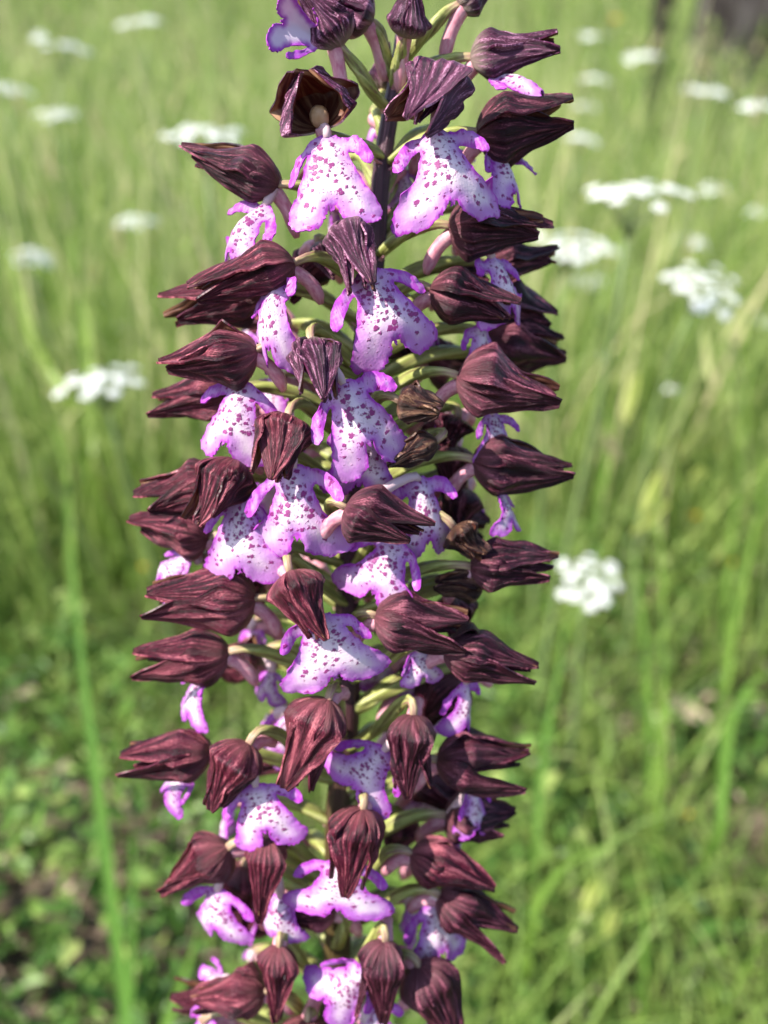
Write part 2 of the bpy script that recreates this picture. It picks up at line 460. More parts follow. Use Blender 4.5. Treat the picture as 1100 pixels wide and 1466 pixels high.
# ------------------------------------------------------------------ tree base and stump at the top corner
def column_thing(name, x, y, r, h, mat, label, cat, lean=(0, 0), seed=0, amp=.16):
    vs, fs = [], []; seg, nz = 28, 26
    z0 = gz(x, y) - .05
    for i in range(nz):
        t = i / (nz - 1)
        rr = r * (1 + .9 * (1 - t) ** 8) * (1 - .2 * t)
        for j in range(seg):
            a = 2 * math.pi * j / seg
            d = V((math.cos(a), math.sin(a), 0))
            k = rr * (1 + amp * noise.noise(V((d.x * 2.5, d.y * 2.5, t * h * 3 + seed))) + amp * .7 * noise.noise(V((d.x * 7, d.y * 7, t * h * 2 + seed))))
            vs.append((x + d.x * k + lean[0] * t * h, y + d.y * k + lean[1] * t * h, z0 + t * h + (.12 * r * noise.noise(d * 3) if i == nz - 1 else 0)))
    for i in range(nz - 1):
        for j in range(seg):
            k = (j + 1) % seg; fs.append((i * seg + j, i * seg + k, (i + 1) * seg + k, (i + 1) * seg + j))
    fs.append(tuple(range((nz - 1) * seg, nz * seg)))
    o = mesh(name, vs, fs, mat, loc=V((x, y, z0)))
    return tag(o, label, cat)
q = P(1068, 60, 3.0)
column_thing('tree_trunk', q.x, q.y, .17, 2.6, M['bark'], 'thick grey brown tree trunk far behind in the grass', 'tree trunk', seed=3)
q = P(952, 60, 2.6)
column_thing('stump_post', q.x, q.y, .034, .9, M['char'], 'thin dark charred post standing beside the tree trunk', 'post', (-.03, 0), seed=9, amp=.3)

# ------------------------------------------------------------------ white umbel flowers
def make_umbellet(nf, seed):
    rg = random.Random(seed); vs, fs = [], []
    for i in range(nf):
        rr = math.sqrt((i + .5) / nf); a = i * 2.39996
        c = V((rr * math.cos(a), rr * math.sin(a), .22 * (1 - rr * rr)))
        nrm = V((c.x * .55, c.y * .55, 1)).normalized(); q_ = nrm.to_track_quat('Z', 'Y')
        sz = .26 * rg.uniform(.8, 1.25) * (1 + .35 * rr)
        for p in range(5):
            t = p * 2 * math.pi / 5 + rg.random() * .3; b = len(vs)
            for rad, an, z in ((.08, 0, 0), (.7, -.42, .1), (1.0, 0, .03), (.7, .42, .1)):
                vs.append(c + q_ @ V((math.cos(t + an) * rad * sz, math.sin(t + an) * rad * sz, z * sz)))
            fs += [(b, b + 1, b + 2), (b, b + 2, b + 3)]
    me = bpy.data.meshes.new('umbellet')
    me.from_pydata([tuple(v) for v in vs], [], fs); me.materials.append(M['white'])
    return me
UMB = [make_umbellet(26, 1), make_umbellet(22, 2), make_umbellet(13, 3)]
def umbel(px, py, size, label, real=.055, tilt=(0, 0), count=None, sparse=0, seed=0):
    rg = random.Random(seed * 7 + 3)
    depth = real * F / size
    top = P(px, py, depth); R_ = real * .5
    gx, gy = top.x + rg.uniform(-.03, .03), top.y + rg.uniform(-.01, .03)
    root = empty('umbel_flower', V((gx, gy, gz(gx, gy))))
    tag(root, label, 'wildflower', 'white umbel wildflowers in the meadow')
    nrm = (V((tilt[0] + rg.uniform(-.09, .09), tilt[1] + rg.uniform(-.12, .06), 1))).normalized(); Q = nrm.to_track_quat('Z', 'Y')
    hub = top - nrm * R_ * .85
    pts = bez(root.location.copy(), V((gx, gy, hub.z * .5)), hub - nrm * (hub.z * .3), hub, 10)
    vs, fs, uv = tube(pts, [.0021 - .0007 * i / 9 for i in range(10)], 6)
    mesh('stem', vs, fs, M['stalk'], root, root.location, {'rnd': ('FLOAT', [.4] * len(vs))})
    n = count or (17 if size > 90 else 10)
    for i in range(n):
        rr = math.sqrt((i + .35) / n) * rg.uniform(.9, 1.08); a = i * 2.39996 + rg.random() * .4
        if rg.random() < sparse: continue
        c = top + Q @ V((rr * R_ * .95 * math.cos(a), rr * R_ * .95 * math.sin(a), R_ * (.10 * (1 - rr * rr) + rg.uniform(-.09, .09))))
        u = bpy.data.objects.new('umbellet', UMB[rg.randrange(2) if size > 90 else 2]); COL.objects.link(u)
        u.parent = root; u.location = c - root.location
        dirv = (c - hub).normalized(); u.rotation_euler = (dirv + nrm * 1.2).to_track_quat('Z', 'Y').to_euler()
        k = R_ * (.165 if n > 10 else .32) * rg.uniform(.75, 1.15); u.scale = (k, k, k)
        if size > 90:
            p2 = bez(hub, hub + nrm * R_ * .25, c - dirv * R_ * .2, c, 5)
            vs, fs, uv = tube(p2, [.0005] * 5, 4)
            o = mesh('ray', vs, fs, M['stalk'], root, root.location, {'rnd': ('FLOAT', [.6] * len(vs))})
U = [
 (905, 278, 152, 'wide flat white umbel on a thin stem right of the upper hoods', .055, (0, 0)),
 (815, 352, 112, 'bright white umbel partly hidden behind the upper right hoods', .05, (0, -.1)),
 (1008, 412, 122, 'full round white umbel seen from above near the frame edge', .052, (.05, -.35)),
 (145, 546, 122, 'loose white umbel with gaps low on the left of the spike', .05, (0, -.1)),
 (290, 193, 122, 'white umbel just left of the top open flower', .052, (0, 0)),
 (842, 830, 108, 'compact white umbel beside the lower right hoods', .045, (-.1, -.1)),
 (1090, 460, 48, 'small white umbel cut by the right edge below the round umbel', .045, (0, 0)),
 (866, 358, 46, 'small white umbel tucked beside the bright half hidden umbel', .03, (0, 0)),
 (200, 316, 58, 'small flat white umbel alone at mid left height', .045, (0, 0)),
 (52, 368, 62, 'slanting pale umbel near the left edge', .045, (.25, 0)),
 (84, 165, 62, 'pale umbel with yellowish top in the upper left grass', .045, (0, 0)),
 (12, 128, 66, 'white umbel cut by the left edge of the picture', .045, (.1, 0)),
 (92, 68, 98, 'broad pale umbel near the top left corner', .07, (.3, 0)),
 (205, 32, 64, 'faint distant umbel at the top left beside the broad one', .06, (.1, 0)),
 (1010, 132, 66, 'white umbel below the tree trunk', .055, (0, 0)),
 (852, 54, 46, 'tiny white umbel nearest the top edge right of the spike', .05, (0, 0)),
 (918, 82, 48, 'tiny white umbel just left of the dark post', .05, (0, 0)),
 (853, 115, 46, 'tiny white umbel second from the top in the right column', .05, (.1, 0)),
 (838, 152, 44, 'tiny white umbel third from the top in the right column', .05, (.15, 0)),
 (836, 202, 66, 'long slanting white umbel level with the right hood tips', .055, (.2, 0)),
 (990, 346, 50, 'small umbel of separate white tufts above the round umbel', .045, (0, 0)),
 (1018, 271, 46, 'small umbel of two white tufts right of the widest umbel', .045, (0, 0)),
 (1092, 305, 46, 'small white umbel cut by the right edge above mid height', .045, (0, 0)),
 (1088, 152, 62, 'pale white umbel at the right edge below the trunk', .055, (0, 0)),
 (844, 402, 54, 'faint small umbel under the bright half hidden umbel', .05, (0, 0)),
 (170, 466, 34, 'faint tiny umbel above the loose left umbel', .035, (0, 0)),
 (864, 510, 26, 'single tiny white flower head right of the middle hoods', .02, (0, 0)),
 (960, 556, 28, 'single tiny pale flower head below the round umbel', .02, (0, 0)),
]
for i, (px, py, sz, lab, real, tl) in enumerate(U):
    umbel(px, py, sz, lab, real, tl, sparse=.0 if sz > 100 else .15, seed=i)

# ------------------------------------------------------------------ yellow flowers
def yellow(px, py, size, depth, label):
    c = P(px, py, depth); root = empty('yellow_flower', V((c.x, c.y + .01, gz(c.x, c.y))))
    tag(root, label, 'wildflower', 'small yellow wildflowers')
    vs, fs, uv = tube(bez(root.location.copy(), root.location + V((0, 0, c.z * .5)), c - V((0, 0, c.z * .3)), c, 6), [.0008] * 6, 5)
    mesh('stem', vs, fs, M['stalk'], root, root.location, {'rnd': ('FLOAT', [.4] * len(vs))})
    r = size * depth / F * .5
    for k in range(5):
        a = k * 2 * math.pi / 5; d = V((math.cos(a), math.sin(a), 0)); sd = V((-d.y, d.x, 0)); up = V((0, 0, 1))
        vs = [c, c + d * r * .6 - sd * r * .4 + up * r * .35, c + d * r * .6 + sd * r * .4 + up * r * .35, c + d * r * 1.05 - sd * r * .25 + up * r * .6, c + d * r * 1.05 + sd * r * .25 + up * r * .6]
        mesh('petal', vs, [(0, 1, 2), (1, 3, 4, 2)], M['yellow'], root, root.location)
for a in [(972, 641, 20, .95, 'rounder yellow flower of the pair right of the middle hoods'), (942, 637, 17, .98, 'fainter yellow flower of the pair right of the middle hoods'),
          (992, 740, 16, .85, 'yellow flower below the pair on the right'), (1042, 808, 18, .8, 'yellow flower right of the compact lower umbel'),
          (880, 31, 20, 1.9, 'yellow flower near the top edge left of the dark post'), (207, 814, 16, .75, 'yellow flower left of the spike at mid height'),
          (980, 1168, 16, .6, 'yellow flower low on the right among leaves'), (58, 428, 14, 1.3, 'tiny yellow flower near the left edge'), (1025, 640, 15, 1.0, 'dull yellow flower right of the yellow pair')]:
    yellow(*a)

# ------------------------------------------------------------------ single grass blades and spikelets that stand out
def grass_blade(pts, depth, width, rnd, label, ground=True):
    ps = [P(x, y, depth + (p[2] if len(p) > 2 else 0)) for p in pts for x, y in [p[:2]]]
    if ground:
        l = ps[-1]; d = (ps[-1] - ps[-2]).normalized()
        k = min(.05, max(l.z, 0) * .3); l2 = l + d * k
        ps += [l2, V((l2.x + d.x * .02, l2.y + .012, gz(l2.x, l2.y) - .003))]
    # smooth
    out = []
    for i in range(len(ps) - 1):
        p0, p1, p2, p3 = ps[max(i - 1, 0)], ps[i], ps[i + 1], ps[min(i + 2, len(ps) - 1)]
        for k in range(6):
            t = k / 6
            out.append(.5 * ((2 * p1) + (p2 - p0) * t + (2 * p0 - 5 * p1 + 4 * p2 - p3) * t * t + (3 * p1 - p0 - 3 * p2 + p3) * t**3))
    out.append(ps[-1]); n = len(out); w_ = width * depth / F * .5
    vs, fs, rr = [], [], []
    for i, p in enumerate(out):
        t = i / (n - 1); tn = (out[min(i + 1, n - 1)] - out[max(i - 1, 0)]).normalized()
        sd = tn.cross(FWD).normalized(); ww = w_ * min(1, .08 + (t * 2.2) ** .8)
        back = FWD * ww * .35
        vs += [p - sd * ww, p + back, p + sd * ww]; rr += [rnd] * 3
        if i: b = 3 * (i - 1); fs += [(b, b + 1, b + 4, b + 3), (b + 1, b + 2, b + 5, b + 4)]
    o = mesh('tall_grass', vs, fs, M['blade'], loc=V((out[-1].x, out[-1].y, 0)), attrs={'rnd': ('FLOAT', rr)})
    return tag(o, label, 'grass', 'single grass blades that stand out', 'thing')
GB = [
 ([(100, 780), (118, 960), (146, 1180), (178, 1440)], .42, 18, .25, 'long green grass blade running down to the bottom left'),
 ([(190, 1180), (191, 1300), (184, 1440)], .44, 12, .15, 'short green blade beside the long bottom left blade'),
 ([(286, 1330), (262, 1400), (240, 1460)], .42, 14, .5, 'pale green blade leaning at the bottom left below the hoods'),
 ([(2, 320), (22, 400), (42, 480), (70, 530)], .75, 13, .8, 'yellow green blade at the left edge above mid height'),
 ([(100, 330), (112, 420), (125, 500), (128, 620)], .8, 18, .75, 'broad yellow green blade rising left of the spike'),
 ([(70, 600), (95, 680), (100, 800), (112, 900)], .7, 13, .6, 'upright green blade below the loose left umbel'),
 ([(940, 690), (950, 900), (947, 1060), (940, 1200)], .55, 12, .6, 'tall pale stem right of the compact umbel'),
 ([(905, 780), (920, 900), (930, 1040), (925, 1160)], .57, 12, .5, 'thin green stem right of the compact umbel'),
 ([(1100, 640), (1080, 760), (1050, 900), (1030, 1060)], .6, 12, .6, 'yellow green blade leaning at the right edge'),
 ([(1075, 500), (1062, 650), (1040, 830), (1035, 960)], .7, 10, .6, 'upright stem near the right edge at mid height'),
 ([(1110, 960), (1070, 985), (1045, 1040), (1035, 1120)], .5, 15, .45, 'curved pale blade at the right edge low down'),
 ([(925, 1270), (922, 1340), (920, 1466)], .45, 11, .5, 'thin green stem at the bottom right'),
 ([(868, 1210), (810, 1240), (770, 1290), (760, 1340)], .46, 16, .6, 'leaning pale green leaf right of the lowest hoods'),
 ([(1098, 1330), (1060, 1400), (1030, 1470)], .45, 9, .6, 'slanting blade in the bottom right corner'),
 ([(810, 880), (800, 960), (780, 1060), (770, 1160)], .5, 10, .3, 'green stem below the compact white umbel'),
 ([(868, 560), (872, 640), (850, 760), (845, 880)], .8, 14, .6, 'upright green stem right of the middle hoods'),
]
for a in GB: grass_blade(*a)

def spikelet(x0, y0, x1, y1, width, depth, label):
    A, B_ = P(x0, y0, depth), P(x1, y1, depth + .01)
    gnd = V((A.x + .02, A.y + .02, gz(A.x, A.y)))
    root = empty('grass_spikelet', gnd); tag(root, label, 'grass', 'pale grass spikelets')
    pts = bez(gnd, gnd + V((0, 0, A.z * .6)), A - (B_ - A) * .5, A, 10)
    vs, fs, uv = tube(pts, [.0006] * 10, 5)
    mesh('stem', vs, fs, M['stalk'], root, gnd, {'rnd': ('FLOAT', [.6] * len(vs))})
    r = width * depth / F * .5
    ax = (B_ - A); sd = ax.cross(FWD).normalized()
    for k, sgn in enumerate((-1, 1)):
        pp = [A + ax * t + sd * sgn * r * (.5 * math.sin(math.pi * t) + .35 * t) for t in np.linspace(0, 1, 9)]
        vs, fs, uv = tube(pp, [max(r * .62 * math.sin(math.pi * min(.98, t * .95 + .04)) ** .8, .0001) for t in np.linspace(0, 1, 9)], 8)
        mesh('husk', vs, fs, M['husk'], root, gnd)
for a in [(905, 765, 960, 715, 15, .6, 'lower pale grass spikelet right of the spike at mid height'), (918, 740, 948, 672, 15, .6, 'upper pale grass spikelet right of the spike at mid height'),
          (895, 610, 912, 530, 13, .65, 'pale upright grass spikelet level with the middle hoods'), (835, 1310, 858, 1258, 18, .45, 'yellowish spikelet low right beside the lowest hoods'),
          (868, 1342, 884, 1300, 17, .45, 'smaller yellowish spikelet at the bottom right'), (985, 700, 1010, 668, 13, .7, 'slim pale spikelet right of the spikelet pair')]:
    spikelet(*a)

def dead_leaf(px, py, size, label, rnd, seed):
    d = .5 / 1
    ray = (P(px, py, 1) - CAM); t = (CAM.z - .02) / -ray.z; c = CAM + ray * t
    dep = t; r = size * dep / F * .5; rg = random.Random(seed)
    az = rg.uniform(0, 6.28); vs, fs, n, m = [], [], 9, 5
    for i in range(n):
        u = i / (n - 1); ww = math.sin(math.pi * min(.97, u * .95 + .03)) ** .7 * .55
        for j in range(m):
            v = (j / (m - 1) * 2 - 1) * ww
            x, y = (u * 2 - 1) * r, v * r
            vs.append(c + V((x * math.cos(az) - y * math.sin(az), x * math.sin(az) + y * math.cos(az), r * (.5 * v * v + .25 * (u * 2 - 1) ** 2 + .12 * noise.noise(V((u * 3, v * 3, seed)))))))
            if i and j: b = (i - 1) * m + j - 1; fs.append((b, b + 1, b + m + 1, b + m))
    tag(mesh('dead_leaf', vs, fs, M['dry'], loc=c, attrs={'rnd': ('FLOAT', [rnd] * len(vs))}, solid=.0006), label, 'dead leaf', 'dead leaves on the ground')
for i, a in enumerate([(985, 1020, 70, 'pale tan dead leaf on the ground right of the lower hoods', .95), (895, 1040, 60, 'brown dead leaf left of the pale tan leaf', .45),
          (735, 1150, 60, 'reddish dead leaf just right of the lower hoods', .6), (745, 1055, 50, 'tan dead leaf touching the lower right hood tips', .9), (1090, 1030, 50, 'orange dead leaf at the right edge', .7),
          (30, 1000, 50, 'pale dead leaf at the left edge', .9), (60, 1180, 60, 'dark dead leaf among the left ground cover', .2)]):
    dead_leaf(*a, i)

# ------------------------------------------------------------------ the orchid
STEM = [(592, -40), (577, 40), (560, 160), (543, 300), (524, 470), (512, 640), (502, 820), (495, 1000), (487, 1180), (479, 1380), (474, 1500)]
def stemx(y):
    for (x0, y0), (x1, y1) in zip(STEM, STEM[1:]):
        if y <= y1: return x0 + (x1 - x0) * (y - y0) / (y1 - y0)
    return STEM[-1][0]
bot = PS(474, 1500)
sd_ = (PS(474, 1500) - PS(479, 1380)).normalized()
gpt = V((bot.x + sd_.x * .1, bot.y - .065, 0)); gpt.z = gz(gpt.x, gpt.y) - .01
orchid = empty('orchid', V((gpt.x, gpt.y, gz(gpt.x, gpt.y))))
tag(orchid, 'tall orchid spike crowded with dark maroon hoods and purple spotted white lips', 'orchid')
pts = []
for i in range(60):
    y = -60 + 1560 * i / 59
    pts.append(PS(stemx(max(y, -40)) + 3 * math.sin(y * .02), y))
ext = bez(bot, bot + sd_ * .10, V((gpt.x, gpt.y, .12)), gpt, 14)[1:]
rad = [K * (10 + 13 * min(1, (i / 59) ** .8)) for i in range(60)] + [K * 25] * len(ext)
vs, fs, uv = tube(pts + ext, rad, 20, .07, 7, .6)
nn = len(pts + ext)
uvw = [(u, min(1, (v * (nn - 1)) / 59), 0) for u, v, _ in uv]
mesh('stem', vs, fs, M['stem'], orchid, orchid.location, {'uvw': ('FLOAT_VECTOR', uvw)})

# lip outlines: (s, t) half outline, s sideways, t down the lip
def lip_outline(rg):
    spread = rg.uniform(.9, 1.15); waist = rg.uniform(.85, 1.05); arm = rg.uniform(.85, 1.15); notch = rg.uniform(.68, .82)
    sides = []
    for sgn in (1, -1):
        j = lambda a=.02: rg.uniform(-a, a)
        al = arm * rg.uniform(.9, 1.1); dn = rg.uniform(-.05, .07)
        pts = [(.07, 0), (.12, .03), (.18, .055), (.28, .08 + dn * .4), (.38 * al, .16 + dn), (.45 * al, .28 + dn), (.47 * al, .37 + dn), (.44 * al, .415 + dn), (.385 * al, .40 + dn), (.325 * al, .315 + dn * .8), (.255, .235 + dn * .4), (.205, .215),
               (.215 * waist, .27), (.265 * waist, .39), (.325 * waist, .52), (.405 * spread, .65 + j()), (.475 * spread, .76 + j()), (.50 * spread, .85 + j()), (.47 * spread, .93 + j()), (.38 * spread, .97 + j()), (.28 * spread, .99 + j()), (.18, .975 + j()), (.11, .93), (.065, .87), (.035, notch)]
        sides.append([(sgn * s_, t_) for s_, t_ in pts])
    tooth = [(.012, notch + .045), (-.012, notch + .045)]
    loop = sides[0] + tooth + sides[1][::-1]
    n = len(loop); out = []
    for i in range(n):
        p0, p1, p2, p3 = [np.array(loop[k % n]) for k in (i - 1, i, i + 1, i + 2)]
        for k in range(4):
            t = k / 4
            q_ = .5 * ((2 * p1) + (p2 - p0) * t + (2 * p0 - 5 * p1 + 4 * p2 - p3) * t * t + (3 * p1 - p0 - 3 * p2 + p3) * t**3)
            cr = .013 if q_[1] > .60 else .006
            out.append((q_[0] + rg.uniform(-cr, cr), q_[1] + rg.uniform(-cr, cr)))
    return out
def bodyhalf(t):
    return float(np.interp(t, [0, .1, .25, .42, .55, .7, .8, 1], [.10, .18, .22, .28, .34, .44, .5, .5]))
def make_lip_2d(seed):
    rg = random.Random(seed); loop = lip_outline(rg); poly = np.array(loop)
    nx_ = np.roll(poly, -1, 0)
    def inside(p):
        c_ = ((poly[:, 1] > p[1]) != (nx_[:, 1] > p[1])) & (p[0] < (nx_[:, 0] - poly[:, 0]) * (p[1] - poly[:, 1]) / (nx_[:, 1] - poly[:, 1] + 1e-12) + poly[:, 0])
        return c_.sum() % 2 == 1
    def dist(p):
        d = nx_ - poly; t = np.clip(((p - poly) * d).sum(1) / ((d * d).sum(1) + 1e-12), 0, 1)
        return np.sqrt((((poly + d * t[:, None]) - p) ** 2).sum(1)).min()
    pts = [V(p) for p in loop]; nb = len(pts)
    for gy in np.arange(.02, 1.0, .036):
        for gx in np.arange(-.54, .55, .036):
            p = np.array((gx + rg.uniform(-.008, .008), gy + rg.uniform(-.008, .008)))
            if inside(p) and dist(p) > .013: pts.append(V(p))
    r = delaunay_2d_cdt(pts, [], [list(range(nb))], 1, 1e-5)
    vv = [(v.x, v.y) for v in r[0]]
    ed = [dist(np.array(v)) for v in vv]
    fcs = []
    for f in r[2]:
        a_, b_, c_ = [vv[i] for i in f[:3]]
        ar = (b_[0] - a_[0]) * (c_[1] - a_[1]) - (b_[1] - a_[1]) * (c_[0] - a_[0])
        fcs.append(tuple(f) if ar > 0 else tuple(reversed(f)))       # s x (-t) faces the viewer
    return vv, ed, fcs
LIPS = [make_lip_2d(100 + i) for i in range(14)]

def build_lip(parent, a, b, width, nhint, seed, mauve=False, arms=1.0):
    rg = random.Random(seed); vv, ed, fcs = LIPS[seed % len(LIPS)]
    L = (b - a).length; d = (b - a).normalized()
    nrm = nhint - d * nhint.dot(d); nrm.normalize(); sd = d.cross(nrm) * -1
    sd = nrm.cross(d) * -1
    conv = rg.uniform(.2, .75); fold = rg.uniform(.1, .65); bow = rg.uniform(.06, .16); tw = rg.uniform(-.25, .25); curl = rg.uniform(-.25, .5)
    arm_c = [rg.uniform(-.45, .35), rg.uniform(-.45, .35)]; arm_t = [rg.uniform(-.3, .3), rg.uniform(-.3, .3)]
    lobe = [rg.uniform(-.18, .22), rg.uniform(-.18, .22)]
    mid = rg.uniform(.0, .12)
    vs, spot, ed2 = [], [], []
    tint = rg.uniform(.75, 1.15)
    for (s_, t_), e in zip(vv, ed):
        k = 0 if s_ < 0 else 1; bh = bodyhalf(t_); aw = max(0, min(1, (abs(s_) - bh) / .12)) if t_ < .66 else 0
        h = bow * math.sin(math.pi * min(1, t_)) - conv * s_ * s_ * (1 - aw * .6) + tw * s_ * t_ * .5 - fold * (math.sqrt(s_ * s_ + .0009) - .03) * (1 - aw * .7)
        h += aw * arm_c[k] * abs(s_)
        lw = max(0, t_ - .55) ; h += lobe[k] * lw * abs(s_) * 3 - curl * lw * lw
        h -= mid * math.exp(-(s_ / .05) ** 2) * max(0, t_ - .3)                 # furrow down the middle
        h += .03 * noise.noise(V((s_ * 4, t_ * 4, seed * 3.7))) + .008 * noise.noise(V((math.atan2(s_, t_ + .25) * 22, t_ * 3, seed))) + .04 * max(0, 1 - e / .09) * noise.noise(V((s_ * 16, t_ * 16, seed * 1.7)))
        ed2.append(e * (1 - .55 * aw) * tint)
        tt = t_ + aw * arm_t[k] * abs(s_)
        vs.append(a + d * (L * tt) + sd * (s_ * width) + nrm * (h * L))
        inb = max(0, min(1, (e - .012) / .05))
        cen = math.exp(-((t_ - .36) / .30) ** 2) * math.exp(-(s_ / .40) ** 2)
        spot.append(inb * (.12 + .92 * cen) * (1 - .55 * aw))
    uvw = [(s_, t_, seed * 1.37) for s_, t_ in vv]
    loc = parent.location + orchid.location
    return mesh('lip', vs, fcs, [M['lip_mauve' if mauve else 'lip'], M['lip_back']], parent, loc,
                {'uvw': ('FLOAT_VECTOR', uvw), 'edge': ('FLOAT', ed2), 'spot': ('FLOAT', spot)}, solid=.00022)

def build_sepal(parent, name, B, ax, up, sd, L, W, thc, arc, flare, seed, mat, rs=1.0, crumple=0., nu=30, nv=27, openf=0., rag=1.):
    rg = random.Random(seed); vs, uvw, fs, rdg = [], [], [], []
    loc = parent.location + orchid.location
    ph = rg.uniform(0, 6.28); hook = rg.uniform(-.5, .3); bend = rg.uniform(-.38, .38); dent = rg.uniform(-.10, .06)
    twist = rg.uniform(-.35, .35); mx = rg.uniform(.24, .36); tp = rg.uniform(.85, 1.2)
    cdir = up * math.cos(thc) + sd * math.sin(thc)
    tdir = ax.cross(cdir)
    nr = rg.choice((5, 6, 7)); keel = rg.uniform(-.08, .10)
    for i in range(nu):
        u = i / (nu - 1)
        if u < mx: pr = math.sqrt(max(0, 1 - (1 - u / mx) ** 2)) * .86 + .14 * (u / mx)
        else:
            q_ = (u - mx) / (1 - mx); pr = (1 - q_ ** tp) * (1 - .18 * math.sin(math.pi * q_))
        pr = max(pr, .12 if u < .1 else .0)
        wtap = 1 if u < .36 else max(0.012, (1 - (u - .36) / .64) ** .9)
        nl = noise.noise(V((u * 5, seed * .77, 1))) ; nr_ = noise.noise(V((u * 5, seed * .77, 8)))
        for j in range(nv):
            v = j / (nv - 1) * 2 - 1
            ea = arc * (1 + rag * .16 * (nl if v < 0 else nr_))
            th = thc + v * ea * (.75 + .25 * wtap)
            nz_ = noise.noise(V((v * 1.5 + seed, u * 2.0, seed * .7)))
            n2_ = noise.noise(V((v * 3.2 + seed, u * 3.6, seed * .31)))
            n3_ = noise.noise(V((v * 8 + seed, u * 7, seed * .13)))
            rr = W * pr * rs * (1 + .33 * nz_ + dent + openf * u)
            rid = math.sin(v * math.pi * nr * .5 + ph + 2.4 * nz_ + 1.6 * n2_)
            rid = 1 - 2 * abs(rid) ** 1.3 if nr > 5 else rid
            env = min(1, u * 4) * (1 - .55 * u)
            rr += W * (.020 * rid + .17 * n2_ + .065 * n3_ + keel * math.exp(-(v / .16) ** 2) + crumple * (.5 * nz_ + .55 * n2_)) * env
            rr += W * rag * (.16 + .10 * nz_) * abs(v) ** 6 * min(1, u * 3)        # turned-up margin
            rr = max(rr, 0)
            d = up * math.cos(th) + sd * math.sin(th)
            p = B + ax * (L * (u - .02)) + d * rr
            tl = u ** 2.2
            p += cdir * (W * (flare * tl + hook * max(0, u - .6) * 1.6)) + tdir * (W * bend * tl)
            # the free tip keeps some width of its own and twists
            fw = v * W * .38 * wtap * max(0, u - .35) * 1.3
            p += tdir * (fw * math.cos(twist * u)) + cdir * (fw * math.sin(twist * u) - abs(fw) * .35)
            if crumple: p += V((noise.noise(p * 180), noise.noise(p * 180 + V((9, 0, 0))), noise.noise(p * 180 + V((0, 9, 0))))) * (W * crumple * .5)
            vs.append(p); uvw.append((v * arc * .55 + thc * .5, u, seed * 1.91)); rdg.append(rid)
            if i and j: b = (i - 1) * nv + j - 1; fs.append((b, b + nv, b + nv + 1, b + 1))
    f = fs[len(fs) // 3]; nrm = (vs[f[1]] - vs[f[0]]).cross(vs[f[3]] - vs[f[0]])
    if nrm.dot(cdir) < 0: fs = [tuple(reversed(f)) for f in fs]
    return mesh(name, vs, fs, mat, parent, loc, {'uvw': ('FLOAT_VECTOR', uvw), 'ridge': ('FLOAT', rdg)}, solid=.0003)

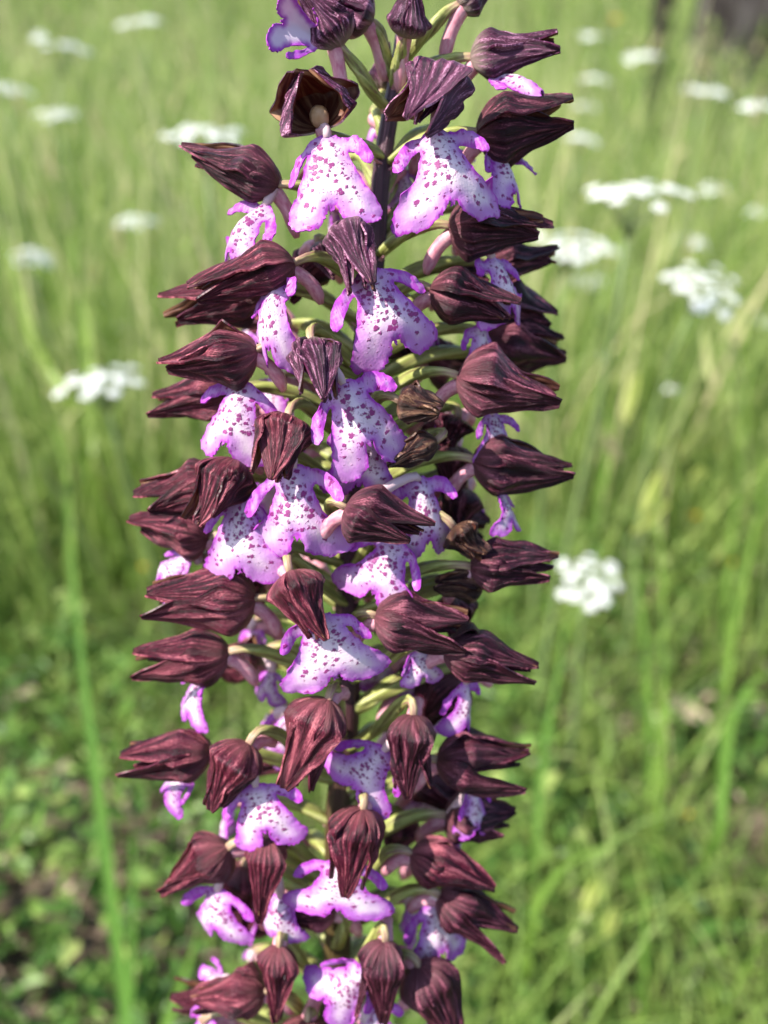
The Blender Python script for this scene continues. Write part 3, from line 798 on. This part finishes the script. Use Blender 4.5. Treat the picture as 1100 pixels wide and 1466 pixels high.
def flower(i, b, t=None, w_=45, lip=None, nrm=None, up=None, style='', lw=None, ody=45, spur=True, flare=.45, openf=0., mauve=False, tips=None, ovary=True, arcs=None, splay=1.):
    rg = random.Random(500 + i)
    B = PS(*b)
    sc_ = (B - CAM).dot(FWD) / F                      # metres per pixel here
    root = empty('withered_flower' if 'wither' in style else 'bud' if 'bud' in style else 'flower', B, orchid)
    S = PS(stemx(b[1] + ody), b[1] + ody, 0)
    outv = B - PS(stemx(b[1]), b[1], 0)
    outv.z = 0
    outv = outv.normalized() if outv.length > 1e-6 else cv(0, 0, 1)
    if t is not None:
        T = PS(*t); ax = (T - B).normalized(); L = (T - B).length * 1.04; W = w_ * sc_ * .85
    else:
        ax = (outv * .8 - V((0, 0, .5))).normalized(); L = 90 * sc_; W = 40 * sc_; T = B + ax * L
    uph = cv(*up) if up else V((0, 0, 1)) * .85 + cv(0, 0, .35)
    u = (uph - ax * uph.dot(ax)).normalized(); sd = ax.cross(u)
    # ovary stalk
    if ovary:
        ln = (B - S).length
        pts = bez(S, S + (outv * .35 + V((0, 0, 1)) * .25) * ln, B - ax * ln * .28 + V((0, 0, .10)) * ln, B + ax * L * .03, 14)
        rad = [sc_ * (5.6 + 4 * math.sin(math.pi * min(1, k / 13 * 1.15)) ** .8) for k in range(14)]
        vs, fs, uv = tube(pts, rad, 18, .17, 3, 4.0)
        mesh('ovary', vs, fs, M['ovary'], root, B, {'uvw': ('FLOAT_VECTOR', uv)})
        # bract where the stalk leaves the stem
        bd = (pts[4] - pts[0]).normalized(); bs = bd.cross(V((0, 0, 1))).normalized(); bn = bs.cross(bd)
        vs, fs = [], []
        for k in range(7):
            q_ = k / 6; ww = sc_ * 9 * (1 - q_ ** 1.5)
            c = S + bd * (sc_ * 34 * q_) - V((0, 0, 1)) * sc_ * (11 - 4 * q_)
            vs += [c - bs * ww, c - bn * ww * .4, c + bs * ww]
            if k: o_ = 3 * (k - 1); fs += [(o_, o_ + 1, o_ + 4, o_ + 3), (o_ + 1, o_ + 2, o_ + 5, o_ + 4)]
        mesh('bract', vs, fs, M['spur'], root, B, {'uvw': ('FLOAT_VECTOR', [(q / 3, q / 21, 0) for q in range(21)])}, solid=.0002)
    mat = [M['wither'] if 'wither' in style else M['sepal_young'] if 'young' in style or 'bud' in style else M['sepal_red'] if 'red' in style else M['sepal'], M['inner']]
    if t is not None:
        cr = .22 if 'wither' in style else 0.
        fl = .5 * flare * rg.uniform(.7, 1.3)
        if 'bud' in style: fl = .02
        arcs = arcs if arcs else (.95, 1.12, 1.12) if 'bud' not in style else (1.2, 1.3, 1.3)
        Ls = (1.0, rg.uniform(.82, 1.06), rg.uniform(.82, 1.06))
        for k, (thc, rs) in enumerate(((0, 1.04), (1.5, .97), (-1.5, .97))):
            thc += rg.uniform(-.12, .12)
            cd_ = u * math.cos(thc) + sd * math.sin(thc)
            sp_ = rg.uniform(-.04, .12) + (rg.uniform(.06, .22) if rg.random() < (.4 if k else .15) and 'bud' not in style else 0)
            sp_ *= splay; axk = (ax * math.cos(sp_) + cd_ * math.sin(sp_)).normalized()
            uk = (u - axk * u.dot(axk)).normalized(); sdk = axk.cross(uk)
            build_sepal(root, 'sepal', B, axk, uk, sdk, L * Ls[k], W, thc, arcs[k], fl * rg.uniform(.4, 1.5), 1000 + i * 7 + k, mat, rs, cr, openf=openf)
        if 'bud' not in style:
            for k, thc in enumerate((.55, -.55) if splay else ()):
                build_sepal(root, 'petal', B, ax, u, sd, L * rg.uniform(.84, .96), W * .84, thc * 1.45, .42, .12, 3000 + i * 7 + k, mat, 1, cr, 18, 9, openf=openf, rag=.4)
            # column in the throat
            vs, fs = [], []
            for a_ in range(7):
                for c_ in range(8):
                    al = math.pi * a_ / 6; be = 2 * math.pi * c_ / 8
                    vs.append(B + ax * (L * (.20 - .17 * math.cos(al))) + (u * math.cos(be) * 1.2 + sd * math.sin(be)) * (W * .26 * math.sin(al) ** .7 * (1 + .2 * math.cos(3 * be))))
                    if a_: q_ = (a_ - 1) * 8; fs.append((q_ + c_, q_ + (c_ + 1) % 8, q_ + 8 + (c_ + 1) % 8, q_ + 8 + c_))
            mesh('column', vs, fs, M['column'], root, B)
    if spur:
        dn = V((0, 0, -1)); dirv = (-ax * .8 + dn * .35 - u * .2).normalized()
        p0 = B + ax * L * .06 - u * W * .2
        pts = bez(p0, p0 + dirv * sc_ * 20, p0 + dirv * sc_ * 40 + dn * sc_ * 4, p0 + dirv * sc_ * 48 + dn * sc_ * 34, 10)
        rad = [sc_ * r for r in (11, 11.5, 11, 10.5, 10, 10, 10.4, 10.4, 9, 4.5)]
        vs, fs, uv = tube(pts, rad, 10)
        mesh('spur', vs, fs, M['spur'], root, B, {'uvw': ('FLOAT_VECTOR', [(x, y, i * .7) for x, y, _ in uv])})
    if lip:
        A, Bq = PS(*lip[:3]), PS(*lip[3:6])
        nh = cv(*nrm) if nrm else (outv + cv(0, .2, .3))
        # white claw joining throat and lip
        if (A - B).length > sc_ * 12:
            pts = bez(B + ax * L * .05, B + (A - B) * .4, A - (Bq - A) * .12, A + (Bq - A) * .04, 7)
            vs, fs, uv = tube(pts, [sc_ * r for r in (9, 9, 8.5, 8, 7.5, 7, 5)], 8)
            mesh('claw', vs, fs, M['claw'], root, B, {'uvw': ('FLOAT_VECTOR', uv)})
        sL = ((A + Bq) * .5 - CAM).dot(FWD) / F
        build_lip(root, A, Bq, lip[6] * sL, nh, 40 + i * 3, mauve)
    return root
s = NT('claw_pink')
M['claw'] = s.finish((.72, .52, .55), .5, .3, .25)

FLW = [
 # top buds
 dict(b=(487, 66, 60), t=(432, -22, 75), w_=38, up=(.8, .5, .2), lip=(462, 58, 72, 388, 22, 95, 76), nrm=(.2, .5, -1), style='young', ody=95),
 dict(b=(532, 32, 40), t=(470, -8, 60), w_=30, style='bud', ody=85),
 dict(b=(580, 52, 60), t=(598, -30, 90), w_=36, style='bud', ody=75, up=(.2, .2, 1)),
 dict(b=(658, 8, 40), t=(715, -30, 40), w_=30, style='bud', ody=85),
 dict(b=(548, 130, -30), t=(552, 60, -30), w_=22, style='bud', ody=30),
 dict(b=(676, 84, 40), t=(797, 60, 60), w_=37, lip=(700, 104, 45, 784, 124, 75, 60), nrm=(.1, .9, .5), style='young'),
 dict(b=(462, 184, 112), t=(438, 98, 150), w_=64, up=(-.1, .4, -.9), arcs=(1.0, .8, .8), splay=0, lip=(468, 193, 130, 480, 328, 160, 145), nrm=(-.15, .2, 1), style='young', openf=.45, flare=.3),
 dict(b=(640, 112, 110), t=(598, 185, 185), w_=50, lip=(622, 185, 140, 652, 312, 170, 148), nrm=(.1, .2, 1), style='young'),
 dict(b=(686, 192, 60), t=(820, 182, 70), w_=48, lip=(712, 212, 55, 742, 300, 80, 92), nrm=(.6, .1, .75), flare=.6),
 dict(b=(398, 266, 90), t=(262, 222, 75), w_=42, lip=(382, 290, 95, 318, 388, 105, 105), nrm=(-.5, .3, .8)),
 # upper middle
 dict(b=(496, 328, 150), t=(518, 415, 205), w_=44, lip=(525, 385, 165, 578, 515, 175, 150), nrm=(.05, .15, 1), style='young'),
 dict(b=(644, 325, 90), t=(790, 328, 75), w_=46, lip=(705, 366, 70, 738, 464, 90, 85), nrm=(.55, .1, .8), flare=.5),
 dict(b=(618, 415, 95), t=(738, 452, 105), w_=46, lip=(690, 462, 70, 700, 560, 75, 70), nrm=(.5, .1, .8)),
 dict(b=(700, 380, -20), t=(798, 374, -40), w_=34, spur=False), dict(b=(705, 432, -30), t=(792, 462, -30), w_=40, spur=False),
 dict(b=(695, 478, -25), t=(803, 490, -45), w_=42, spur=False), dict(b=(720, 512, -50), t=(807, 508, -60), w_=30, spur=False),
 dict(b=(657, 540, 115), t=(790, 572, 115), w_=52, lip=(705, 590, 75, 712, 668, 90, 72), nrm=(.5, .1, .85), flare=.5),
 dict(b=(680, 660, 90), t=(813, 680, 80), w_=46, lip=(718, 704, 75, 735, 764, 90, 60), nrm=(.8, .1, .55), mauve=True, flare=.6),
 # centre
 dict(b=(446, 492, 170), t=(474, 580, 225), w_=45, lip=(490, 545, 180, 545, 675, 195, 145), nrm=(.1, .15, 1), style='young', flare=.6),
 dict(b=(520, 600, 110), lip=(525, 615, 130, 512, 714, 150, 125), nrm=(.1, .1, 1), mauve=True),
 dict(b=(575, 575, 165), t=(632, 592, 190), w_=36, style='wither', spur=False), dict(b=(625, 632, 150), t=(556, 662, 170), w_=22, style='wither', spur=False),
 dict(b=(412, 600, 165), t=(395, 692, 220), w_=47, lip=(420, 665, 175, 428, 802, 190, 142), nrm=(-.05, .15, 1), style='red', flare=.6),
 dict(b=(497, 728, 205), t=(615, 770, 215), w_=42, lip=(600, 682, 130, 618, 800, 140, 100), nrm=(.25, .1, 1), flare=.5),
 dict(b=(560, 765, 120), lip=(570, 772, 150, 525, 868, 165, 125), nrm=(-.1, .1, 1)),
 dict(b=(415, 820, 190), t=(452, 922, 235), w_=46, lip=(458, 880, 195, 485, 988, 205, 155), nrm=(0, .15, 1), style='red', flare=.55),
 dict(b=(540, 882, 170), t=(665, 902, 170), w_=44, lip=(602, 930, 140, 608, 984, 145, 70), nrm=(.2, .1, 1)),
 dict(b=(638, 930, 150), t=(763, 962, 140), w_=42, lip=(668, 975, 100, 668, 1055, 110, 60), nrm=(.6, .1, .7), mauve=True, flare=.6),
 dict(b=(675, 812, 120), t=(797, 810, 100), w_=42, flare=.7),
 dict(b=(650, 755, 130), t=(688, 800, 140), w_=32, style='wither', spur=False), dict(b=(690, 835, 100), t=(628, 838, 130), w_=28, style='wither', spur=False),
 dict(b=(650, 640, 20), t=(645, 720, 30), w_=36), dict(b=(665, 700, 10), t=(650, 780, 30), w_=38), dict(b=(655, 600, 40), t=(640, 640, 50), w_=34),
 dict(b=(650, 850, 40), t=(655, 920, 50), w_=36),
 # left side
 dict(b=(420, 378, 130), t=(278, 425, 130), w_=44, lip=(396, 402, 140, 385, 532, 165, 92), nrm=(-.45, .1, .9), style='red', openf=.25, flare=.7),
 dict(b=(372, 420, 60), t=(243, 460, 45), w_=38, style='red', flare=.6),
 dict(b=(366, 502, 150), t=(232, 528, 140), w_=46, lip=(350, 545, 140, 316, 658, 160, 125), nrm=(-.3, .15, .95), style='red', flare=.6),
 dict(b=(330, 562, 60), t=(225, 580, 40), w_=40, style='red'),
 dict(b=(338, 660, 150), t=(285, 752, 180), w_=48, lip=(345, 712, 150, 342, 838, 170, 128), nrm=(-.25, .1, .95), style='red', flare=.75),
 dict(b=(312, 690, 80), t=(200, 712, 70), w_=40, style='red', flare=.8), dict(b=(300, 768, 70), t=(190, 742, 50), w_=42, style='red'),
 dict(b=(363, 858, 130), t=(220, 860, 120), w_=50, style='red', flare=.5),
 dict(b=(290, 800, 40), lip=(272, 796, 50, 218, 842, 50, 72), nrm=(-.8, .1, .6)),
 dict(b=(326, 934, 110), t=(197, 946, 95), w_=38, lip=(292, 962, 75, 268, 1040, 80, 70), nrm=(-.75, .1, .65), style='red', mauve=True),
 dict(b=(300, 1076, 100), t=(180, 1086, 90), w_=40, lip=(275, 1108, 80, 228, 1142, 85, 60), nrm=(-.6, .3, .7), style='red', mauve=True),
 dict(b=(356, 1066, 160), t=(302, 1158, 190), w_=46, lip=(366, 1122, 160, 388, 1218, 180, 125), nrm=(-.15, .15, 1), style='red', flare=.6, mauve=True),
 # lower
 dict(b=(470, 1003, 180), t=(424, 1130, 210), w_=50, style='red', flare=.6), dict(b=(592, 1025, 160), t=(578, 1138, 185), w_=42, lip=(552, 1072, 150, 497, 1138, 160, 120), nrm=(-.1, .1, 1), flare=.6, mauve=True),
 dict(b=(400, 1020, 40), lip=(412, 1020, 50, 395, 1095, 55, 70), nrm=(-.2, .1, 1), mauve=True),
 dict(b=(628, 1088, 110), t=(756, 1090, 100), w_=46, flare=.7), dict(b=(662, 972, 40), t=(602, 1040, 30), w_=40),
 dict(b=(520, 1160, 180), t=(502, 1278, 210), w_=46, lip=(490, 1232, 170, 482, 1318, 180, 145), nrm=(0, .15, 1), style='red', mauve=True),
 dict(b=(385, 1200, 150), t=(374, 1310, 165), w_=36, lip=(402, 1282, 130, 394, 1352, 140, 80), nrm=(-.3, .1, 1), style='red', mauve=True),
 dict(b=(326, 1214, 110), t=(232, 1280, 100), w_=44, lip=(312, 1272, 100, 308, 1352, 110, 108), nrm=(-.4, .1, .9), style='red', mauve=True),
 dict(b=(640, 1168, 60), t=(732, 1178, 50), w_=42, lip=(680, 1130, 90, 684, 1202, 100, 60), nrm=(.4, .1, .9), mauve=True),
 dict(b=(590, 1222, 120), t=(706, 1262, 120), w_=42, flare=.6, style='red'), dict(b=(630, 1282, 100), t=(737, 1332, 100), w_=38, lip=(618, 1290, 90, 636, 1386, 100, 92), nrm=(.4, .1, .9), mauve=True, flare=.8),
 dict(b=(480, 1304, 90), t=(392, 1312, 100), w_=30, style='red'), dict(b=(400, 1355, 150), t=(400, 1452, 165), w_=32, style='red'),
 dict(b=(378, 1420, 120), t=(275, 1432, 110), w_=42, lip=(320, 1400, 90, 282, 1408, 90, 60), nrm=(-.4, .6, .6), style='red', mauve=True),
 dict(b=(552, 1348, 170), t=(550, 1456, 185), w_=36, lip=(525, 1392, 160, 452, 1444, 170, 110), nrm=(-.1, .2, 1), mauve=True),
 dict(b=(600, 1384, 140), t=(652, 1488, 140), w_=46), dict(b=(440, 1462, 140), t=(425, 1550, 160), w_=42, style='red'), dict(b=(520, 1455, 120), lip=(530, 1440, 130, 545, 1510, 140, 90), nrm=(0, .1, 1), mauve=True),
 dict(b=(290, 1460, 90), lip=(300, 1455, 90, 280, 1520, 90, 80), nrm=(-.5, .1, .8), mauve=True),
 # glimpses of the far side
 dict(b=(575, 235, -40), lip=(572, 240, -40, 590, 302, -40, 60), nrm=(.2, .1, 1)), dict(b=(535, 160, -50), lip=(545, 158, -50, 536, 205, -50, 34), nrm=(-.2, .1, 1), mauve=True),
 dict(b=(455, 350, 40), t=(480, 395, 60), w_=22, style='young'), dict(b=(590, 300, -60), t=(560, 355, -50), w_=30), dict(b=(440, 640, -40), lip=(450, 640, -40, 455, 700, -40, 70), nrm=(0, .1, 1), mauve=True),
 dict(b=(470, 770, -60), t=(440, 800, -50), w_=34, style='red'), dict(b=(560, 480, -70), t=(590, 505, -60), w_=34), dict(b=(385, 930, 0), lip=(390, 960, 10, 380, 1010, 10, 50), nrm=(-.3, .1, 1), mauve=True),
 dict(b=(400, 540, -20), lip=(390, 540, -10, 385, 602, -10, 70), nrm=(-.5, .1, .7), mauve=True), dict(b=(545, 930, -30), lip=(560, 940, -40, 530, 1000, -40, 90), nrm=(0, .1, 1), mauve=True),
 dict(b=(620, 975, -20), lip=(615, 985, -20, 610, 1060, -20, 70), nrm=(.3, .1, 1), mauve=True), dict(b=(575, 1170, -60), t=(570, 1225, -50), w_=34),
 dict(b=(620, 1120, -40), lip=(625, 1110, -40, 612, 1185, -40, 70), nrm=(.3, .1, 1), mauve=True), dict(b=(350, 1240, 20), t=(330, 1320, 30), w_=36, style='red'),
]
rgf = random.Random(21)
for k in range(42):                                   # flowers half hidden inside the spike
    y = 190 + 1260 * (k + rgf.random()) / 42; sx = stemx(y); sg = -1 if k % 2 else 1
    x = sx + sg * rgf.uniform(50, 165 if y > 300 else 90); z = rgf.uniform(-130, 0)
    if k % 4 in (0, 3):
        FLW.append(dict(b=(x, y, z), lip=(x + sg * 8, y + 12, z, x + sg * rgf.uniform(0, 40), y + rgf.uniform(60, 85), z + 10, rgf.uniform(60, 95)), nrm=(sg * .5, .1, rgf.uniform(-.4, .8)), mauve=rgf.random() < .7, spur=True))
    else:
        FLW.append(dict(b=(x, y, z), t=(x + sg * rgf.uniform(40, 90), y + rgf.uniform(-15, 60), z + rgf.uniform(-50, 50)), w_=rgf.uniform(28, 38), style='red' if sg < 0 else '', flare=.6))
for i, kw in enumerate(FLW):
    flower(i, **kw)
